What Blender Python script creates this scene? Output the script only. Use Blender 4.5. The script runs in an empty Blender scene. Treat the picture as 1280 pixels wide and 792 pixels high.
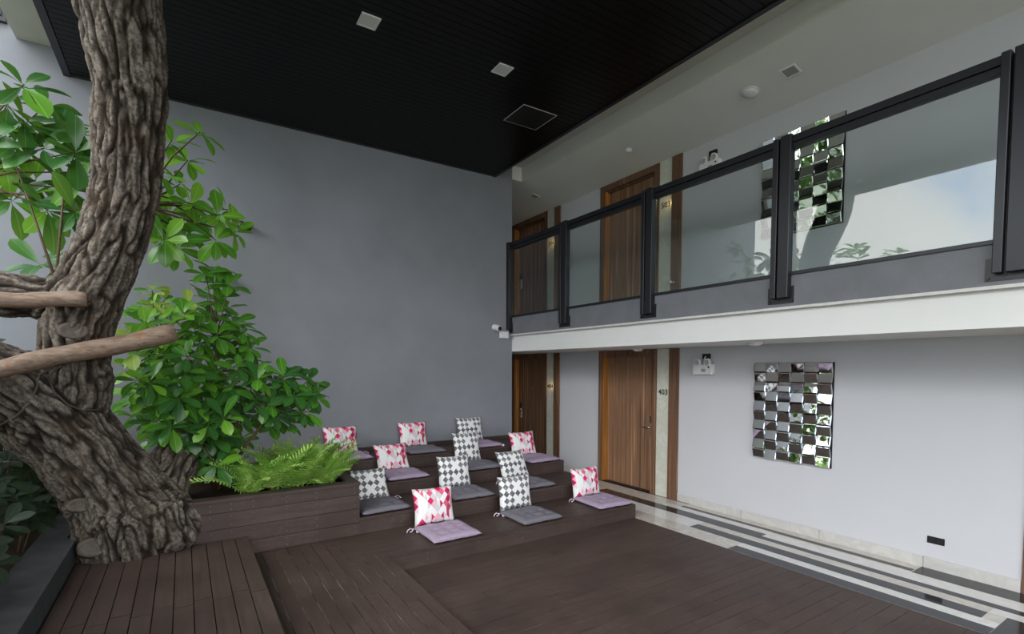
import bpy, bmesh, math, random
import numpy as np
from mathutils import Vector, Matrix, noise
random.seed(7)
scene = bpy.context.scene
COL = scene.collection

# ------------------------------------------------------------------ camera
F, YAW, PITCH, ROLL, CX, CY, H = 619.145, 0.54816, -0.0457008, -0.000605, 607.68, 487.22, 1.85
_f = Vector((math.sin(YAW)*math.cos(PITCH), math.cos(YAW)*math.cos(PITCH), math.sin(PITCH)))
_r = Vector((math.cos(YAW), -math.sin(YAW), 0)); _u = _r.cross(_f)
R_ = math.cos(ROLL)*_r + math.sin(ROLL)*_u
U_ = -math.sin(ROLL)*_r + math.cos(ROLL)*_u
cam_d = bpy.data.cameras.new('camera'); cam = bpy.data.objects.new('camera', cam_d); COL.objects.link(cam)
cam_d.sensor_width = 36; cam_d.lens = 36*F/1280
cam_d.shift_x = (640-CX)/1280; cam_d.shift_y = (CY-396)/1280
cam_d.clip_start = 0.05
cam.matrix_world = Matrix((( R_.x, U_.x, -_f.x, 0), (R_.y, U_.y, -_f.y, 0), (R_.z, U_.z, -_f.z, H), (0, 0, 0, 1)))
scene.camera = cam

def ray(x, y): return R_*((x-CX)/F) + U_*(-(y-CY)/F) + _f
ORI = Vector((0, 0, H))
def onz(x, y, z=0): d = ray(x, y); return ORI + d*((z-H)/d.z)
def onx(x, y, X): d = ray(x, y); return ORI + d*(X/d.x)
def ony(x, y, Y): d = ray(x, y); return ORI + d*(Y/d.y)

# ------------------------------------------------------------------ view
vs = scene.view_settings
vs.view_transform = 'Standard'; vs.look = 'None'; vs.gamma = 1.0; vs.use_curve_mapping = False
vs.exposure = 2.05

# ------------------------------------------------------------------ node helper
def new_mat(name):
    m = bpy.data.materials.new(name); m.use_nodes = True
    nt = m.node_tree; nt.nodes.clear()
    out = nt.nodes.new('ShaderNodeOutputMaterial')
    return m, nt, out
class NB:
    def __init__(s, nt): s.nt = nt
    def n(s, t, **kw):
        nd = s.nt.nodes.new(t)
        for k, v in kw.items():
            if k.startswith('i_'):
                nd.inputs[k[2:].replace('_', ' ')].default_value = v
            else: setattr(nd, k, v)
        return nd
    def l(s, a, b): s.nt.links.new(a, b)
    def math(s, op, a, b=None, c=None):
        nd = s.nt.nodes.new('ShaderNodeMath'); nd.operation = op
        for i, v in enumerate((a, b, c)):
            if v is None: continue
            if isinstance(v, (int, float)): nd.inputs[i].default_value = v
            else: s.nt.links.new(v, nd.inputs[i])
        return nd.outputs[0]
    def ramp(s, fac, stops, interp='LINEAR'):
        nd = s.nt.nodes.new('ShaderNodeValToRGB'); cr = nd.color_ramp; cr.interpolation = interp
        while len(cr.elements) > 1: cr.elements.remove(cr.elements[0])
        for i, (p, c) in enumerate(stops):
            e = cr.elements[0] if i == 0 else cr.elements.new(p)
            e.position = p; e.color = (*c, 1) if len(c) == 3 else c
        s.nt.links.new(fac, nd.inputs[0]); return nd.outputs[0]
    def mix(s, fac, a, b, blend='MIX'):
        nd = s.nt.nodes.new('ShaderNodeMix'); nd.data_type = 'RGBA'; nd.blend_type = blend
        for i, v in ((0, fac), (6, a), (7, b)):
            if isinstance(v, (int, float)): nd.inputs[i].default_value = v
            elif isinstance(v, tuple): nd.inputs[i].default_value = (*v, 1) if len(v) == 3 else v
            else: s.nt.links.new(v, nd.inputs[i])
        return nd.outputs[2]
    def coords(s, kind='Object', scale=(1, 1, 1)):
        tc = s.nt.nodes.new('ShaderNodeTexCoord'); mp = s.nt.nodes.new('ShaderNodeMapping')
        mp.inputs['Scale'].default_value = scale
        s.nt.links.new(tc.outputs[kind], mp.inputs['Vector']); return mp.outputs[0]
    def wcoords(s, scale=(1, 1, 1)):
        g = s.nt.nodes.new('ShaderNodeNewGeometry'); mp = s.nt.nodes.new('ShaderNodeMapping')
        mp.inputs['Scale'].default_value = scale
        s.nt.links.new(g.outputs['Position'], mp.inputs['Vector']); return mp.outputs[0]
    def noise(s, vec, scale=5, detail=4, rough=.5, dist=0):
        nd = s.nt.nodes.new('ShaderNodeTexNoise'); nd.inputs['Scale'].default_value = scale
        nd.inputs['Detail'].default_value = detail; nd.inputs['Roughness'].default_value = rough
        nd.inputs['Distortion'].default_value = dist
        s.nt.links.new(vec, nd.inputs['Vector']); return nd.outputs['Fac']
    def rnd(s):
        return s.nt.nodes.new('ShaderNodeObjectInfo').outputs['Random']
    def bump(s, h, strength=.3, dist=.01):
        nd = s.nt.nodes.new('ShaderNodeBump'); nd.inputs['Strength'].default_value = strength
        nd.inputs['Distance'].default_value = dist; s.nt.links.new(h, nd.inputs['Height']); return nd.outputs[0]
    def bsdf(s, color, rough=.5, spec=.5, metal=0, normal=None):
        p = s.nt.nodes.new('ShaderNodeBsdfPrincipled')
        for k, v in (('Base Color', color), ('Roughness', rough), ('Metallic', metal), ('Specular IOR Level', spec)):
            if isinstance(v, tuple): p.inputs[k].default_value = (*v, 1)
            elif isinstance(v, (int, float)): p.inputs[k].default_value = v
            else: s.nt.links.new(v, p.inputs[k])
        if normal is not None: s.nt.links.new(normal, p.inputs['Normal'])
        return p

# ------------------------------------------------------------------ world: bright sky with broken cloud
w = bpy.data.worlds.new('sky'); scene.world = w; w.use_nodes = True
nt = w.node_tree; nt.nodes.clear(); nb = NB(nt)
out = nt.nodes.new('ShaderNodeOutputWorld'); bg = nt.nodes.new('ShaderNodeBackground')
tc = nt.nodes.new('ShaderNodeTexCoord')
cl = nb.noise(tc.outputs['Generated'], 3.2, 8, .55, .3)
skyc = nb.ramp(cl, [(.36, (.50, .68, .95)), (.46, (.90, .94, 1.0)), (.54, (1.0, 1.0, .985))])
nt.links.new(skyc, bg.inputs['Color']); bg.inputs['Strength'].default_value = 1.0
nt.links.new(bg.outputs[0], out.inputs['Surface'])
# sun behind thin cloud: very soft
sd = bpy.data.lights.new('sun', 'SUN'); sd.energy = .75; sd.angle = math.radians(45); sd.color = (1, .98, .94)
so = bpy.data.objects.new('sun', sd); COL.objects.link(so); so.location = (-8, -6, 14)
so.rotation_euler = Vector((-.80, -.20, .60)).to_track_quat('Z', 'Y').to_euler()

# ------------------------------------------------------------------ materials
M = {}
def simple(name, col, rough=.5, spec=.5, metal=0, var=0, vscale=3, bump=0, bscale=60):
    m, nt, out = new_mat(name); b = NB(nt)
    c = col; nrm = None
    if var:
        f = b.noise(b.wcoords(), vscale, 5, .6)
        c = b.mix(b.math('MULTIPLY_ADD', f, 2, -.5), tuple(x*(1-var) for x in col), tuple(min(1, x*(1+var)) for x in col))
    if bump: nrm = b.bump(b.noise(b.wcoords(), bscale, 3), bump, .003)
    p = b.bsdf(c, rough, spec, metal, nrm)
    nt.links.new(p.outputs[0], out.inputs[0]); M[name] = m; return m

simple('grey_plaster', (.222, .232, .255), .75, .3, 0, .10, 1.3, .12, 25)
simple('pale_wall', (.515, .518, .542), .55, .35, 0, .02, 2)
simple('white_paint', (.72, .72, .70), .6, .3, 0, .03, 2)
simple('ceiling_paint', (.76, .76, .73), .65, .3, 0, .03, 2)
simple('fascia_grey', (.165, .172, .185), .6, .3, 0, .12, 5)
simple('lip_stone', (.6, .59, .56), .6, .3, 0, .1, 20)
simple('dark_metal', (.018, .019, .022), .35, .5, .3)
simple('black', (.006, .006, .007), .4, .4)
simple('steel', (.62, .62, .63), .22, .5, 1)
simple('chrome', (.8, .8, .8), .12, .5, 1)
simple('white_plastic', (.72, .72, .72), .4, .5)
simple('lens_grey', (.35, .36, .36), .25, .5)
simple('kerb_concrete', (.055, .057, .06), .8, .2, 0, .25, 6, .3, 60)  # concrete colour darkened to carry the shade at the far left
simple('soil', (.03, .022, .015), .95, .1, 0, .4, 20, .6, 60)
simple('sub_dark', (.012, .010, .009), .8, .2)
simple('ground', (.16, .17, .13), .9, .1, 0, .3, .4)
simple('twig', (.09, .06, .035), .8, .2, 0, .3, 30)
simple('green_stem', (.06, .10, .025), .6, .3)
simple('letter', (.03, .028, .028), .4, .4)
simple('brown_dark', (.05, .03, .02), .5, .4)
simple('cream_paint', (.62, .61, .55), .6, .3, 0, .04, 2)
simple('wire', (.055, .045, .037), .6, .3)
simple('knot_wood', (.115, .098, .082), .9, .1, 0, .35, 25, .5, 60)
simple('tie', (.66, .58, .66), .9, .1)
simple('tag', (.8, .8, .8), .8, .1)
simple('screw', (.16, .145, .14), .4, .5, .6)
m, nt, out = new_mat('mirror'); b = NB(nt)
p = b.bsdf((.74, .75, .745), .02, .5, 1); nt.links.new(p.outputs[0], out.inputs[0]); M['mirror'] = m

# glass
m, nt, out = new_mat('glass'); b = NB(nt)
tr = b.n('ShaderNodeBsdfTransparent'); tr.inputs[0].default_value = (.945, .975, .962, 1)
gl = b.n('ShaderNodeBsdfGlossy'); gl.inputs['Roughness'].default_value = .005
fr = b.n('ShaderNodeLayerWeight'); fr.inputs['Blend'].default_value = .5
rf = b.math('MULTIPLY_ADD', b.math('POWER', fr.outputs['Facing'], 4.0), .93, .07)
mx = b.n('ShaderNodeMixShader'); b.l(rf, mx.inputs[0]); b.l(tr.outputs[0], mx.inputs[1]); b.l(gl.outputs[0], mx.inputs[2])
b.l(mx.outputs[0], out.inputs[0]); M['glass'] = m

# deck timber; grain along local direction given by the axis
def deck(name, axis, base=(.066, .043, .036), rough=.55):
    m, nt, out = new_mat(name); b = NB(nt)
    sc = (1.2, 22, 22) if axis == 'x' else (22, 1.2, 22)
    g = b.noise(b.wcoords(sc), 1.6, 6, .65)
    big = b.noise(b.wcoords(), 2.2, 5, .6)
    sc2 = b.noise(b.wcoords((3, 3, 3)), 9, 8, .75, 1.2)
    c = b.ramp(g, [(.25, tuple(x*.55 for x in base)), (.55, base), (.85, tuple(x*1.5 for x in base))])
    c = b.mix(b.math('MULTIPLY', b.rnd(), .55), c, tuple(x*.62 for x in base))
    c = b.mix(b.ramp(big, [(.35, (.75, .75, .75)), (.5, (0, 0, 0))]), c, tuple(x*.6 for x in base))
    wear = b.math('MULTIPLY', b.ramp(big, [(.45, (0, 0, 0)), (.75, (1, 1, 1))]), b.ramp(sc2, [(.5, (0, 0, 0)), (.75, (1, 1, 1))]))
    c = b.mix(b.math('MULTIPLY', wear, .6), c, (.19, .155, .14))
    r = b.math('MULTIPLY_ADD', g, .25, rough-.12)
    p = b.bsdf(c, r, .40, 0, b.bump(g, .25, .004))
    b.l(p.outputs[0], out.inputs[0]); M[name] = m
deck('deck_x', 'x'); deck('deck_y', 'y')
m, nt, out = new_mat('joint_dust'); b = NB(nt)
f = b.noise(b.wcoords((1, 1, 1)), 3.5, 5, .6)
c = b.ramp(f, [(.45, (.02, .016, .014)), (.66, (.17, .145, .13))])
p = b.bsdf(c, .9, .1); b.l(p.outputs[0], out.inputs[0]); M['joint_dust'] = m

# ceiling boards
m, nt, out = new_mat('ceiling_black'); b = NB(nt)
g = b.noise(b.wcoords((2, 30, 30)), 2, 5, .6)
c = b.ramp(g, [(.3, (.003, .0025, .0025)), (.7, (.007, .006, .0055))])
p = b.bsdf(c, b.math('MULTIPLY_ADD', g, .12, .26), .15); b.l(p.outputs[0], out.inputs[0]); M['ceiling_black'] = m

# door veneer
def veneer(name, base, cont=1.0):
    m, nt, out = new_mat(name); b = NB(nt)
    v = b.wcoords((15, 15, .35))
    s1 = b.noise(v, 1.5, 3, .5); s2 = b.noise(b.wcoords((40, 40, 1.2)), 1.5, 6, .7)
    lo = tuple(x*.36 for x in base); hi = tuple(min(1, x*1.8) for x in base)
    c = b.ramp(s1, [(.32, lo), (.46, base), (.56, tuple(x*.8 for x in base)), (.64, hi)])
    c = b.mix(b.math('MULTIPLY', s2, .55), c, tuple(x*.5 for x in base))
    p = b.bsdf(c, .45, .4, 0, b.bump(s2, .08, .002)); b.l(p.outputs[0], out.inputs[0]); M[name] = m
veneer('veneer', (.285, .155, .088)); veneer('frame_wood', (.185, .098, .055)); veneer('amber_jamb', (.42, .17, .035))

# stone
def stone(name, base, vein, sc=3, rough=.15, amt=.5, spec=.5):
    m, nt, out = new_mat(name); b = NB(nt)
    n1 = b.noise(b.wcoords(), sc, 8, .65, 1.5); n2 = b.noise(b.wcoords((1, 1, 1)), sc*4, 6, .6, .6)
    f = b.ramp(n1, [(.40, (0, 0, 0)), (.52, (1, 1, 1)), (.62, (0, 0, 0))])
    c = b.mix(b.math('MULTIPLY', f, amt), base, vein)
    c = b.mix(b.math('MULTIPLY', n2, .35), c, tuple(x*.75 for x in base))
    p = b.bsdf(c, rough, spec); b.l(p.outputs[0], out.inputs[0]); M[name] = m
stone('marble_cream', (.56, .53, .48), (.36, .33, .28), 3, .10)
stone('marble_white', (.66, .65, .63), (.5, .49, .47), 3, .10)
stone('marble_dark', (.016, .0175, .021), (.035, .037, .04), 5, .09, .5, .28)
stone('stone_strip', (.64, .64, .56), (.45, .43, .34), 3, .22, .45)
stone('skirting_stone', (.55, .535, .515), (.40, .38, .36), 3, .3, .5)

# bark
m, nt, out = new_mat('bark'); b = NB(nt)
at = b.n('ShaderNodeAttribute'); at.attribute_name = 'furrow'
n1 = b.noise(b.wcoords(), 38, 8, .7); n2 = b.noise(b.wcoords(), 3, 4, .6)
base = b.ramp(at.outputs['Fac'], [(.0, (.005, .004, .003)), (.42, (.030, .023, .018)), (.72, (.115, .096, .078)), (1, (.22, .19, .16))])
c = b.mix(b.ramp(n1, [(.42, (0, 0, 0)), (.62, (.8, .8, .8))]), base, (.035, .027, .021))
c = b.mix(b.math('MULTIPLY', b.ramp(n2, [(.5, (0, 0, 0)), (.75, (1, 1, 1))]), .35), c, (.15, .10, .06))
p = b.bsdf(c, .9, .15, 0, b.bump(n1, .9, .02)); b.l(p.outputs[0], out.inputs[0]); M['bark'] = m
m, nt, out = new_mat('cut_wood'); b = NB(nt)
n1 = b.noise(b.wcoords((5, 25, 25)), 2, 5, .6, .5); n2 = b.noise(b.wcoords(), 9, 3, .5)
c = b.ramp(n1, [(.3, (.10, .065, .045)), (.55, (.21, .15, .11)), (.8, (.29, .23, .18))])
c = b.mix(b.ramp(n2, [(.62, (0, 0, 0)), (.72, (1, 1, 1))]), c, (.22, .085, .03))
p = b.bsdf(c, .75, .25, 0, b.bump(n1, .3, .005)); b.l(p.outputs[0], out.inputs[0]); M['cut_wood'] = m

# leaves
def leafmat(name, c0, c1, trans=.35, rough=.38):
    m, nt, out = new_mat(name); b = NB(nt)
    rn = b.rnd(); uv = b.n('ShaderNodeTexCoord').outputs['UV']
    sx = b.n('ShaderNodeSeparateXYZ'); b.l(uv, sx.inputs[0])
    c = b.mix(rn, c0, c1)
    rib = b.math('LESS_THAN', b.math('ABSOLUTE', b.math('SUBTRACT', sx.outputs['Y'], .5)), .025)
    c = b.mix(b.math('MULTIPLY', rib, .45), c, tuple(min(1, x*1.8+.04) for x in c1))
    p = b.bsdf(c, rough, .5)
    t = b.n('ShaderNodeBsdfTranslucent')
    tcol = b.mix(.5, c, (.30, .52, .05)); b.l(tcol, t.inputs[0])
    mx = b.n('ShaderNodeMixShader'); mx.inputs[0].default_value = trans
    b.l(p.outputs[0], mx.inputs[1]); b.l(t.outputs[0], mx.inputs[2]); b.l(mx.outputs[0], out.inputs[0]); M[name] = m
leafmat('leaf', (.05, .19, .022), (.17, .39, .035), .35, .27)
leafmat('leaf_dark', (.022, .085, .022), (.05, .16, .03), .3, .27)  # darker leaf copy: shade on the left foliage put into the colour
leafmat('leaf_backlit', (.30, .46, .06), (.42, .52, .12), .45)  # yellow-green glow of leaves backlit by the sky, put into the colour
leafmat('leaf_hedge', (.006, .02, .006), (.014, .036, .011), .12, .65)  # near-black green carries the shade under the tree
leafmat('fern', (.18, .42, .05), (.56, .78, .22), .38, .5)  # greens raised in place of stronger light on the ferns
leafmat('leaf_far', (.06, .17, .03), (.14, .30, .05))

# printed cushions
def harlequin(name, mode, N=6.0, Mv=4.2, base=(.76, .765, .765)):
    m, nt, out = new_mat(name); b = NB(nt)
    uv = b.n('ShaderNodeTexCoord').outputs['UV']; s = b.n('ShaderNodeSeparateXYZ'); b.l(uv, s.inputs[0])
    u = b.math('MULTIPLY', s.outputs['X'], N); v = b.math('MULTIPLY', s.outputs['Y'], Mv)
    a = b.math('ADD', u, v); d = b.math('SUBTRACT', u, v)
    ia = b.math('FLOOR', a); ib = b.math('FLOOR', d)
    cb = b.n('ShaderNodeCombineXYZ'); b.l(ia, cb.inputs[0]); b.l(ib, cb.inputs[1]); cb.inputs[2].default_value = 3.7
    wn = b.n('ShaderNodeTexWhiteNoise'); b.l(cb.outputs[0], wn.inputs['Vector'])
    if mode == 'grey':
        par = b.math('GREATER_THAN', b.math('FLOORED_MODULO', b.math('SUBTRACT', ia, ib), 2), .5)
        keep = b.math('GREATER_THAN', wn.outputs['Value'], .12)
        nz = b.noise(uv, 22, 3, .6)
        gm = b.ramp(wn.outputs['Value'], [(0, (.20, .20, .205)), (.5, (.125, .125, .13)), (.8, (.095, .095, .10)), (1, (.24, .24, .245))])
        fac = b.math('MULTIPLY', b.math('MULTIPLY', par, keep), b.ramp(nz, [(.28, (.35, .35, .35)), (.45, (1, 1, 1))]))
        c = b.mix(fac, base, gm)
    else:
        # diamonds split along their vertical diagonal in two tones
        fa = b.math('FRACT', a); fb = b.math('FRACT', d)
        half = b.math('GREATER_THAN', b.math('ADD', fa, fb), 1.0)
        cb2 = b.n('ShaderNodeCombineXYZ'); b.l(ia, cb2.inputs[0]); b.l(ib, cb2.inputs[1])
        b.l(b.math('MULTIPLY', half, b.math('GREATER_THAN', wn.outputs['Value'], .55)), cb2.inputs[2])
        wn2 = b.n('ShaderNodeTexWhiteNoise'); b.l(cb2.outputs[0], wn2.inputs['Vector'])
        c_ = [(0, (.77, .77, .77)), (.36, (.77, .66, .69)), (.45, (.76, .40, .50)), (.53, (.62, .03, .12)), (.60, (.70, .12, .22)),
              (.66, (.45, .02, .10)), (.70, (.60, .58, .59)), (.78, (.74, .55, .60)), (.84, (.25, .10, .13)), (.87, (.77, .77, .765))]
        c = b.ramp(wn2.outputs['Value'], c_, 'CONSTANT')
    nf = b.noise(uv, 180, 2, .5)
    p = b.bsdf(c, .9, .1, 0, b.bump(nf, .15, .002)); b.l(p.outputs[0], out.inputs[0]); M[name] = m
harlequin('print_grey', 'grey', 6.0, 5.0)
harlequin('print_pink', 'pink', 6.6, 4.6)
def fabric(name, c0):
    m, nt, out = new_mat(name); b = NB(nt)
    n1 = b.noise(b.coords('Object', (60, 60, 60)), 3, 4, .6)
    c = b.ramp(n1, [(.3, tuple(x*.6 for x in c0)), (.7, tuple(x*1.3 for x in c0))])
    p = b.bsdf(c, .85, .15, 0, b.bump(n1, .2, .003)); b.l(p.outputs[0], out.inputs[0]); M[name] = m
fabric('pad_lilac', (.36, .285, .385)); fabric('pad_grey', (.165, .158, .185))

# ------------------------------------------------------------------ mesh helpers
def link(name, me, mat=None, parent=None):
    o = bpy.data.objects.new(name, me); COL.objects.link(o)
    if mat is not None and len(me.materials) == 0: me.materials.append(M[mat])
    if parent is not None: o.parent = parent
    return o
def from_py(name, v, f, mat=None, parent=None, smooth=False):
    me = bpy.data.meshes.new(name); me.from_pydata([tuple(x) for x in v], [], f); me.update()
    if smooth: me.polygons.foreach_set('use_smooth', [True]*len(me.polygons))
    return link(name, me, mat, parent)
BF = [(0, 3, 2, 1), (4, 5, 6, 7), (0, 1, 5, 4), (1, 2, 6, 5), (2, 3, 7, 6), (3, 0, 4, 7)]
class MB:
    def __init__(s): s.v = []; s.f = []
    def box(s, x0, x1, y0, y1, z0, z1):
        k = len(s.v)
        s.v += [(x0, y0, z0), (x1, y0, z0), (x1, y1, z0), (x0, y1, z0), (x0, y0, z1), (x1, y0, z1), (x1, y1, z1), (x0, y1, z1)]
        s.f += [tuple(k+i for i in q) for q in BF]; return s
    def prism(s, poly, z0, z1):
        k = len(s.v); n = len(poly)
        s.v += [(x, y, z0) for x, y in poly]+[(x, y, z1) for x, y in poly]
        s.f += [tuple(k+i for i in reversed(range(n))), tuple(k+n+i for i in range(n))]
        s.f += [(k+i, k+(i+1) % n, k+n+(i+1) % n, k+n+i) for i in range(n)]; return s
    def tube(s, pts, rad, n=8, cap=True):
        pts = [Vector(p) for p in pts]; k = len(s.v)
        if not isinstance(rad, (list, tuple)): rad = [rad]*len(pts)
        ref = None
        for i, p in enumerate(pts):
            t = (pts[min(i+1, len(pts)-1)]-pts[max(i-1, 0)])
            if t.length < 1e-9: t = Vector((0, 0, 1))
            t.normalize()
            if ref is None: ref = t.orthogonal().normalized()
            ref = (ref-t*ref.dot(t)).normalized(); bb = t.cross(ref)
            for j in range(n):
                a = 2*math.pi*j/n; s.v.append(tuple(p+rad[i]*(math.cos(a)*ref+math.sin(a)*bb)))
        for i in range(len(pts)-1):
            for j in range(n):
                s.f.append((k+i*n+j, k+i*n+(j+1) % n, k+(i+1)*n+(j+1) % n, k+(i+1)*n+j))
        if cap:
            s.f.append(tuple(k+j for j in reversed(range(n)))); e = k+(len(pts)-1)*n
            s.f.append(tuple(e+j for j in range(n)))
        return s
    def lathe(s, c, axis, prof, n=20):
        """prof: list of (distance along axis, radius)"""
        ax = Vector(axis).normalized(); r0 = ax.orthogonal().normalized(); r1 = ax.cross(r0); k = len(s.v); c = Vector(c)
        for h, r in prof:
            for j in range(n):
                a = 2*math.pi*j/n; s.v.append(tuple(c+ax*h+r*(math.cos(a)*r0+math.sin(a)*r1)))
        for i in range(len(prof)-1):
            for j in range(n): s.f.append((k+i*n+j, k+i*n+(j+1) % n, k+(i+1)*n+(j+1) % n, k+(i+1)*n+j))
        s.f.append(tuple(k+j for j in reversed(range(n)))); e = k+(len(prof)-1)*n; s.f.append(tuple(e+j for j in range(n)))
        return s
    def build(s, name, mat, parent=None, smooth=False): return from_py(name, s.v, s.f, mat, parent, smooth)
def box(name, x0, x1, y0, y1, z0, z1, mat, parent=None): return MB().box(x0, x1, y0, y1, z0, z1).build(name, mat, parent)
def rbox(name, x0, x1, y0, y1, z0, z1, r, mat, parent=None, seg=2):
    """box with rounded edges"""
    bm = bmesh.new(); bmesh.ops.create_cube(bm, size=1)
    for v in bm.verts: v.co = Vector(((x0+x1)/2+v.co.x*(x1-x0), (y0+y1)/2+v.co.y*(y1-y0), (z0+z1)/2+v.co.z*(z1-z0)))
    bmesh.ops.bevel(bm, geom=bm.edges[:], offset=r, segments=seg, affect='EDGES', profile=.5)
    me = bpy.data.meshes.new(name); bm.to_mesh(me); bm.free()
    return link(name, me, mat, parent)
def empty(name, loc=(0, 0, 0)):
    o = bpy.data.objects.new(name, None); COL.objects.link(o); o.location = loc; o.empty_display_size = .1; return o
def tag(o, label=None, cat=None, group=None, kind=None):
    if label: o['label'] = label
    if cat: o['category'] = cat
    if group: o['group'] = group
    if kind: o['kind'] = kind
    return o
def struct(o, label=None, cat=None): return tag(o, label, cat, None, 'structure')

# ------------------------------------------------------------------ levels
XW, YG, XD = 5.82, 6.87, 4.704
Y1, Y2, Y3, Y4 = 4.18, 4.868, 5.53, 6.20
Z1, Z2, Z3, Z4 = .167, .337, .495, .66
ZS, ZU, ZRAIL = 2.115, 2.62, 3.885         # lower soffit, upper floor, handrail top
ZC, ZR = 4.92, 5.17                        # black ceiling, roof underside
YF = -2.0                                  # unseen front edge of roof and black ceiling, set for the upper corridor's light

# ------------------------------------------------------------------ structure: walls, slabs, roof
struct(box('ground', -40, 40, -40, 40, -.6, -.25, 'ground'), 'flat open ground around the courtyard', 'ground')
struct(box('wall_back', -2.4, 4.70, YG, YG+.25, -.25, 6.6, 'grey_plaster'), 'tall smooth grey rendered wall behind the timber steps', 'wall')
struct(box('wall_corridor', 4.45, 4.70, YG+.25, 10.2, -.25, 5.4, 'pale_wall'), 'pale return wall of the corridor behind the grey wall', 'wall')
struct(box('wall_end', 4.45, XW+.5, 10.2, 10.45, -.25, 5.4, 'pale_wall'), 'pale wall closing the far end of the corridors', 'wall')
DOORS = [(7.337, 8.506), (4.805, 5.974), (-.055, 1.114)]
wr = MB()
edges = [10.2, 8.506, 7.337, 5.974, 4.805, 1.114, -.055, -5.0]
for i in range(0, len(edges), 2): wr.box(XW, XW+.25, edges[i+1], edges[i], -.25, 5.4)
wr.box(XW+.14, XW+.25, -5, 10.2, -.25, 5.4)
wr.box(XW, XW+.25, -5, 10.2, 4.74, 5.4); wr.box(XW, XW+.25, -5, 10.2, ZS, ZU)
struct(wr.build('wall_right', 'pale_wall'), 'pale painted wall with the numbered doors on two floors', 'wall')
# balcony slab (white beam and soffit in one casting)
struct(box('ceiling_lower', 4.70, XW, -5, 10.2, ZS, ZU, 'white_paint'), 'white painted balcony slab over the ground floor corridor', 'slab')
fa = struct(box('trim_1', 4.655, 4.70, -5, YG, 2.395, 2.672, 'fascia_grey'), 'grey rendered kerb along the balcony edge', 'kerb')
box('drip_edge', 4.645, 4.70, -5, YG, 2.372, 2.395, 'lip_stone', fa)
# upper corridor ceiling: falls slightly to the door wall, with a raised slot at its outer edge
uc = MB()
k = [(4.89, 4.945), (XW, 4.735), (XW, 5.4), (4.89, 5.4)]
v = [(x, y, z) for y in (-5, 10.2) for x, z in k]
uc.v = v; uc.f = [(0, 1, 2, 3), (7, 6, 5, 4), (0, 4, 5, 1), (1, 5, 6, 2), (2, 6, 7, 3), (3, 7, 4, 0)]
uc.box(4.70, 4.89, YG, 10.2, 4.945, 5.4)
struct(uc.build('ceiling_upper', 'ceiling_paint'), 'white painted ceiling of the upper corridor', 'ceiling')
HX0, HX1, HY0, HY1 = -.72, .03, 3.88, 4.62      # opening left for the trunk
def holed(x0, x1, y0, y1, z0, z1):
    return (MB().box(x0, HX0, y0, y1, z0, z1).box(HX1, x1, y0, y1, z0, z1).box(HX0, HX1, y0, HY0, z0, z1).box(HX0, HX1, HY1, y1, z0, z1))
struct(holed(-1.36, XW+.25, YF-.4, YG, ZR, ZR+.25).build('roof', 'cream_paint'), 'pale flat roof slab over the courtyard', 'roof')
# skirting
box_sk = MB().box(XW-.014, XW, 1.116, 1.74, 0, .105).build('baseboard_right', 'skirting_stone')
struct(box_sk, 'stone skirting along the pale wall', 'skirting')
for ya, yb in ((1.745, 2.62), (2.625, 3.5), (3.505, 4.425), (6.0, 6.94), (-.9, -.5)):
    box('skirting_piece', XW-.014, XW, ya, yb, 0, .1, 'skirting_stone', box_sk)

# black timber ceiling: boards along X, border trim
TREEC = (-.345, 4.25)
cb = struct(holed(-1.0, 4.37, YF, YG, ZC+.03, ZC+.10).build('ceiling_black', 'black'), 'black boarded timber ceiling under the roof', 'ceiling')
bw = .0815; y = YG-.07; 
while y-bw > YF:
    y0, y1 = y-bw+.005, y
    if y0 < TREEC[1]+.45 and y1 > TREEC[1]-.45:
        hw = math.sqrt(max(0, .45**2-((y0+y1)/2-TREEC[1])**2))
        if hw > .05:
            box('board', -.93, TREEC[0]-hw, y0, y1, ZC, ZC+.03, 'ceiling_black', cb)
            box('board', TREEC[0]+hw, 4.31, y0, y1, ZC, ZC+.03, 'ceiling_black', cb); y -= bw; continue
    box('board', -.93, 4.31, y0, y1, ZC, ZC+.03, 'ceiling_black', cb); y -= bw
for a in ((-1.0, -.935, YF, YG), (4.315, 4.37, YF, YG)): box('border_trim', *a, ZC-.012, ZC+.12, 'dark_metal', cb)
box('border_trim', -.935, 4.315, YG-.06, YG, ZC-.006, ZC+.03, 'dark_metal', cb)
# access hatch in the ceiling
ha = empty('ceiling_hatch', (3.72, 5.05, ZC)); tag(ha, 'square access hatch with a pale chipped edge in the black ceiling', 'hatch')
box('panel', -.235, .235, -.205, .205, -.006, 0, 'black', ha)
hf = MB()
for a in ((-.25, .25, -.218, -.210), (-.25, .25, .210, .218), (-.25, -.242, -.21, .21), (.242, .25, -.21, .21)): hf.box(*a, -.004, 0)
hf.build('frame', 'lip_stone', ha)
# square downlights
for (px, py), lab in (((461, 26), 'square white ceiling light farther from the access hatch'), ((628, 86.5), 'square white ceiling light nearer the access hatch')):
    p = onz(px, py, ZC); dl = empty('ceiling_light', p); tag(dl, lab, 'light', 'square lights in the black ceiling')
    fm = MB()
    for a in ((-.085, .085, -.085, -.07), (-.085, .085, .07, .085), (-.085, -.07, -.07, .07), (.07, .085, -.07, .07)): fm.box(*a, -.012, .0)
    fm.build('frame', 'white_plastic', dl); box('diffuser', -.07, .07, -.07, .07, -.008, -.001, 'white_plastic', dl)

# panel high on the wall at the far left
wp = empty('wall_panel', (-1.62, YG, 5.6)); tag(wp, 'dark louvred panel high on the grey wall beside the roof edge', 'panel')
box('frame', -.2, .2, -.05, 0, -.32, .32, 'dark_metal', wp)
for i in range(5): box('slat', -.17, .17, -.065, -.045, -.27+i*.11, -.19+i*.11, 'dark_metal', wp)

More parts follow.
